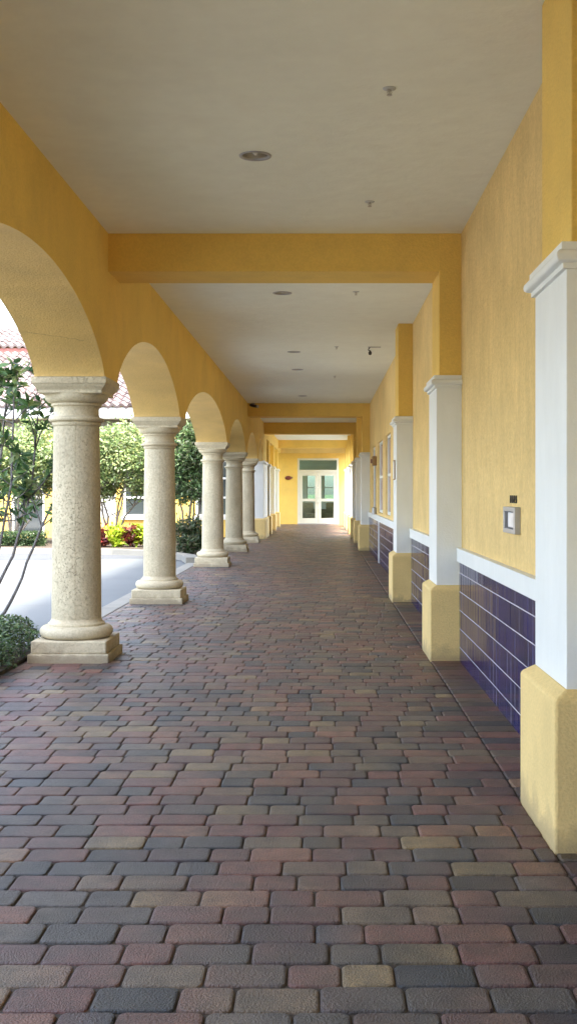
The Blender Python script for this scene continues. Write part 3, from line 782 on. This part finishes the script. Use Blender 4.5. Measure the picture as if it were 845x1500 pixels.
def bush_tree(label, base, cen, rad, nclump, per, cr, size, pal, stems, seed, extra=None, mt='bark'):
    t = thing('small_tree', label, 'tree', base)
    tr = MB(); B = Vector(base)
    for s in range(stems):
        ang = 2 * math.pi * s / stems + random.uniform(-.3, .3)
        tip = Vector((cen[0] + math.cos(ang) * rad[0] * .6, cen[1] + math.sin(ang) * rad[1] * .6, cen[2] - rad[2] * .1)) - B
        p, r_ = wig((math.cos(ang) * .06, math.sin(ang) * .06, -.05), tip, 6, .05, .035, .012); tr.tube(p, r_)
        for q in range(4):
            k = random.randint(2, 5); e = p[k] + Vector((random.uniform(-.5, .5) * rad[0], random.uniform(-.4, .4) * rad[1], random.uniform(.1, .7) * rad[2]))
            p2, r2 = wig(p[k], e, 3, .03, .014, .005); tr.tube(p2, r2, 5)
    tr.build('trunk', M[mt], t, smooth=True)
    P_, D_ = crown_pts(cen, rad, nclump, per, cr, seed); P_ -= np.array(base)
    leaves(P_, size, .5, pal, 'crown', t, dirs=D_)
    return t
bush_tree('bright green bushy tree between the first two visible columns', (-5.6, 30, .06), (-5.35, 30, 2.25), (1.45, 1.1, .95), 130, 200, .19, .10, GREEN, 5, 11)
bush_tree('bright green bushy tree seen left of the largest column', (-8.2, 30, .06), (-7.9, 30.2, 2.25), (1.3, 1.1, .95), 120, 190, .19, .10, GREEN, 5, 12)
bush_tree('olive green tree far left behind the sapling', (-11.5, 30, .06), (-11.2, 30.3, 2.4), (1.4, 1.1, .9), 60, 130, .22, .10, OLIVE, 5, 13)
bush_tree('dark-leaved twisted tree left of the third stone column', (-2.95, 25.6, .06), (-3.0, 25.6, 2.05), (.50, .5, .92), 75, 150, .14, .085, MIDG, 4, 14, mt='bark')
# undergrowth at its foot
t = thing('grassy_shrub', 'dark grassy shrub at the foot of the twisted tree', 'shrub', (-3.0, 25.1, .06))
P_, D_ = crown_pts((0, 0, .35), (.42, .45, .36), 34, 130, .12, 15); P_[:, 2] = np.abs(P_[:, 2]); D_[:, 2] = np.abs(D_[:, 2]) + .25
leaves(P_, .10, .28, DARK + OLIVE, 'foliage', t, dirs=D_)
# croton plants, red and lime
k = 0
for (x_, colr, lb) in ((-5.85, 'g', 'lime green leafy plant half hidden behind the largest column'), (-5.45, 'r', 'dark red leafy croton at the left of the flower bed'), (-5.05, 'g', 'lime green leafy plant between the red crotons'), (-4.72, 'r', 'dark red croton between two lime plants'), (-4.42, 'g', 'lime green plant at the right end of the flower bed')):
    t = thing('croton', lb, 'plant', (x_, 27.9 + .1 * (k % 2), .06), 'leafy plants in the flower bed'); k += 1
    P_, D_ = crown_pts((0, 0, .26), (.20, .22, .20), 16, 45, .07, 30 + k); P_[:, 2] = np.abs(P_[:, 2]); D_[:, 2] = np.abs(D_[:, 2]) + .2
    leaves(P_, .12, .5, [(.20, .03, .025), (.13, .02, .02), (.26, .06, .03), (.09, .03, .02)] if colr == 'r' else [(.38, .48, .03), (.48, .55, .06), (.25, .36, .03)], 'foliage', t, dirs=D_)
    m = MB(); m.tube([(0, 0, -.03), (.02, 0, .3)], [.02, .01]); m.build('stem', M['bark'], t)
# low hedge across the drive
t = thing('low_hedge', 'low clipped hedge before the building at the far left', 'hedge', (-8.3, 28.6, .06))
P_ = rng.uniform((-1.3, -.3, 0), (1.3, .3, .36), (9000, 3)); leaves(P_, .06, .5, DARK, 'foliage', t, up=.8)

# near clipped hedge
t = thing('clipped_hedge', 'clipped dark green hedge beside the largest stone column', 'hedge', (-2.44, 8.6, .02))
def hedge_pts(n):
    x_ = rng.uniform(-2.2, 0, n); y_ = rng.uniform(-1.9, 1.45, n)
    edge_ = np.minimum.reduce([-x_, 1.45 - y_, np.full(n, .3)]); topz = .27 - .16 * np.exp(-edge_ / .08) + .03 * np.sin(x_ * 7 + y_ * 3) + .02 * np.sin(y_ * 11)
    z_ = topz * (1 - rng.uniform(0, 1, n) ** 2.0 * .9)
    x_ = x_ + rng.normal(size=n) * .02 + np.where(edge_ < .1, .05 * np.sin(y_ * 9), 0)
    return np.stack([x_, y_, z_], 1)
leaves(hedge_pts(52000), .034, .5, [(.05, .10, .035), (.075, .13, .04), (.035, .07, .028), (.12, .17, .06), (.07, .08, .04)], 'foliage', t, up=.6)
# near sapling with whorled glossy leaves
t = thing('leafy_sapling', 'multi-stemmed sapling with glossy leaves cut by the left edge', 'tree', (-3.2, 10.3, 0))
BS = Vector((-3.2, 10.3, 0))
stems = [[(-3.15, 10.3, 0), (-2.86, 10.2, .32), (-2.70, 10.15, .62), (-2.52, 10.15, 1.10), (-2.36, 10.2, 1.48)],
         [(-3.2, 10.4, 0), (-2.98, 10.3, .5), (-2.82, 10.3, .82), (-2.66, 10.3, 1.35), (-2.60, 10.3, 2.0)],
         [(-3.2, 10.3, 0), (-3.02, 10.2, .55), (-2.90, 10.2, .95), (-2.80, 10.2, 1.5), (-2.78, 10.2, 2.3)],
         [(-3.25, 10.4, 0), (-3.2, 10.4, .6), (-3.05, 10.5, 1.3), (-2.95, 10.5, 2.1), (-2.85, 10.4, 2.6)],
         [(-3.3, 10.4, 0), (-3.5, 10.3, .7), (-3.6, 10.3, 1.4), (-3.7, 10.3, 2.2)]]
tr = MB(); LP = []; LD = []
def whorl(p, d, n, sp=.10):
    p = np.array(p); d = np.array(d) / np.linalg.norm(d)
    for i in range(n):
        v = rng.normal(size=3); v -= v.dot(d) * d; v /= np.linalg.norm(v)
        LP.append(p - d * rng.uniform(0, sp)); LD.append(v + d * .45 + np.array([0, 0, -.1]))
for s in stems:
    p = [Vector(q) - BS for q in s]
    n = len(p); q2 = []; 
    for i in range(n - 1):
        for k in range(3): q2.append(p[i].lerp(p[i + 1], k / 3) + Vector([random.uniform(-.012, .012) for _ in range(3)]))
    q2.append(p[-1]); tr.tube(q2, [.019 * (1 - .6 * i / (len(q2) - 1)) for i in range(len(q2))], 8)
    for i in range(5, len(q2)):
        if q2[i].z < 1.05: continue
        for _ in range(2):
            e = q2[i] + Vector((random.uniform(-.32, .30), random.uniform(-.3, .3), random.uniform(.02, .42)))
            if e.z > 2.55: e.z = 2.5
            pts_, rr = wig(q2[i], e, 3, .02, .008, .004); tr.tube(pts_, rr, 5)
            dv = e - q2[i]; whorl(e, dv, 12); whorl(q2[i].lerp(e, .6), dv, 5, .05)
    whorl(q2[-1], (0, 0, 1), 12)
tr.build('trunk', M['bark2'], t, smooth=True)
leaves(np.array(LP), .108, .40, [(.05, .11, .035), (.08, .155, .05), (.035, .08, .028), (.14, .20, .07), (.20, .25, .10)], 'crown', t, dirs=np.array(LD), up=.25, fold=.3)
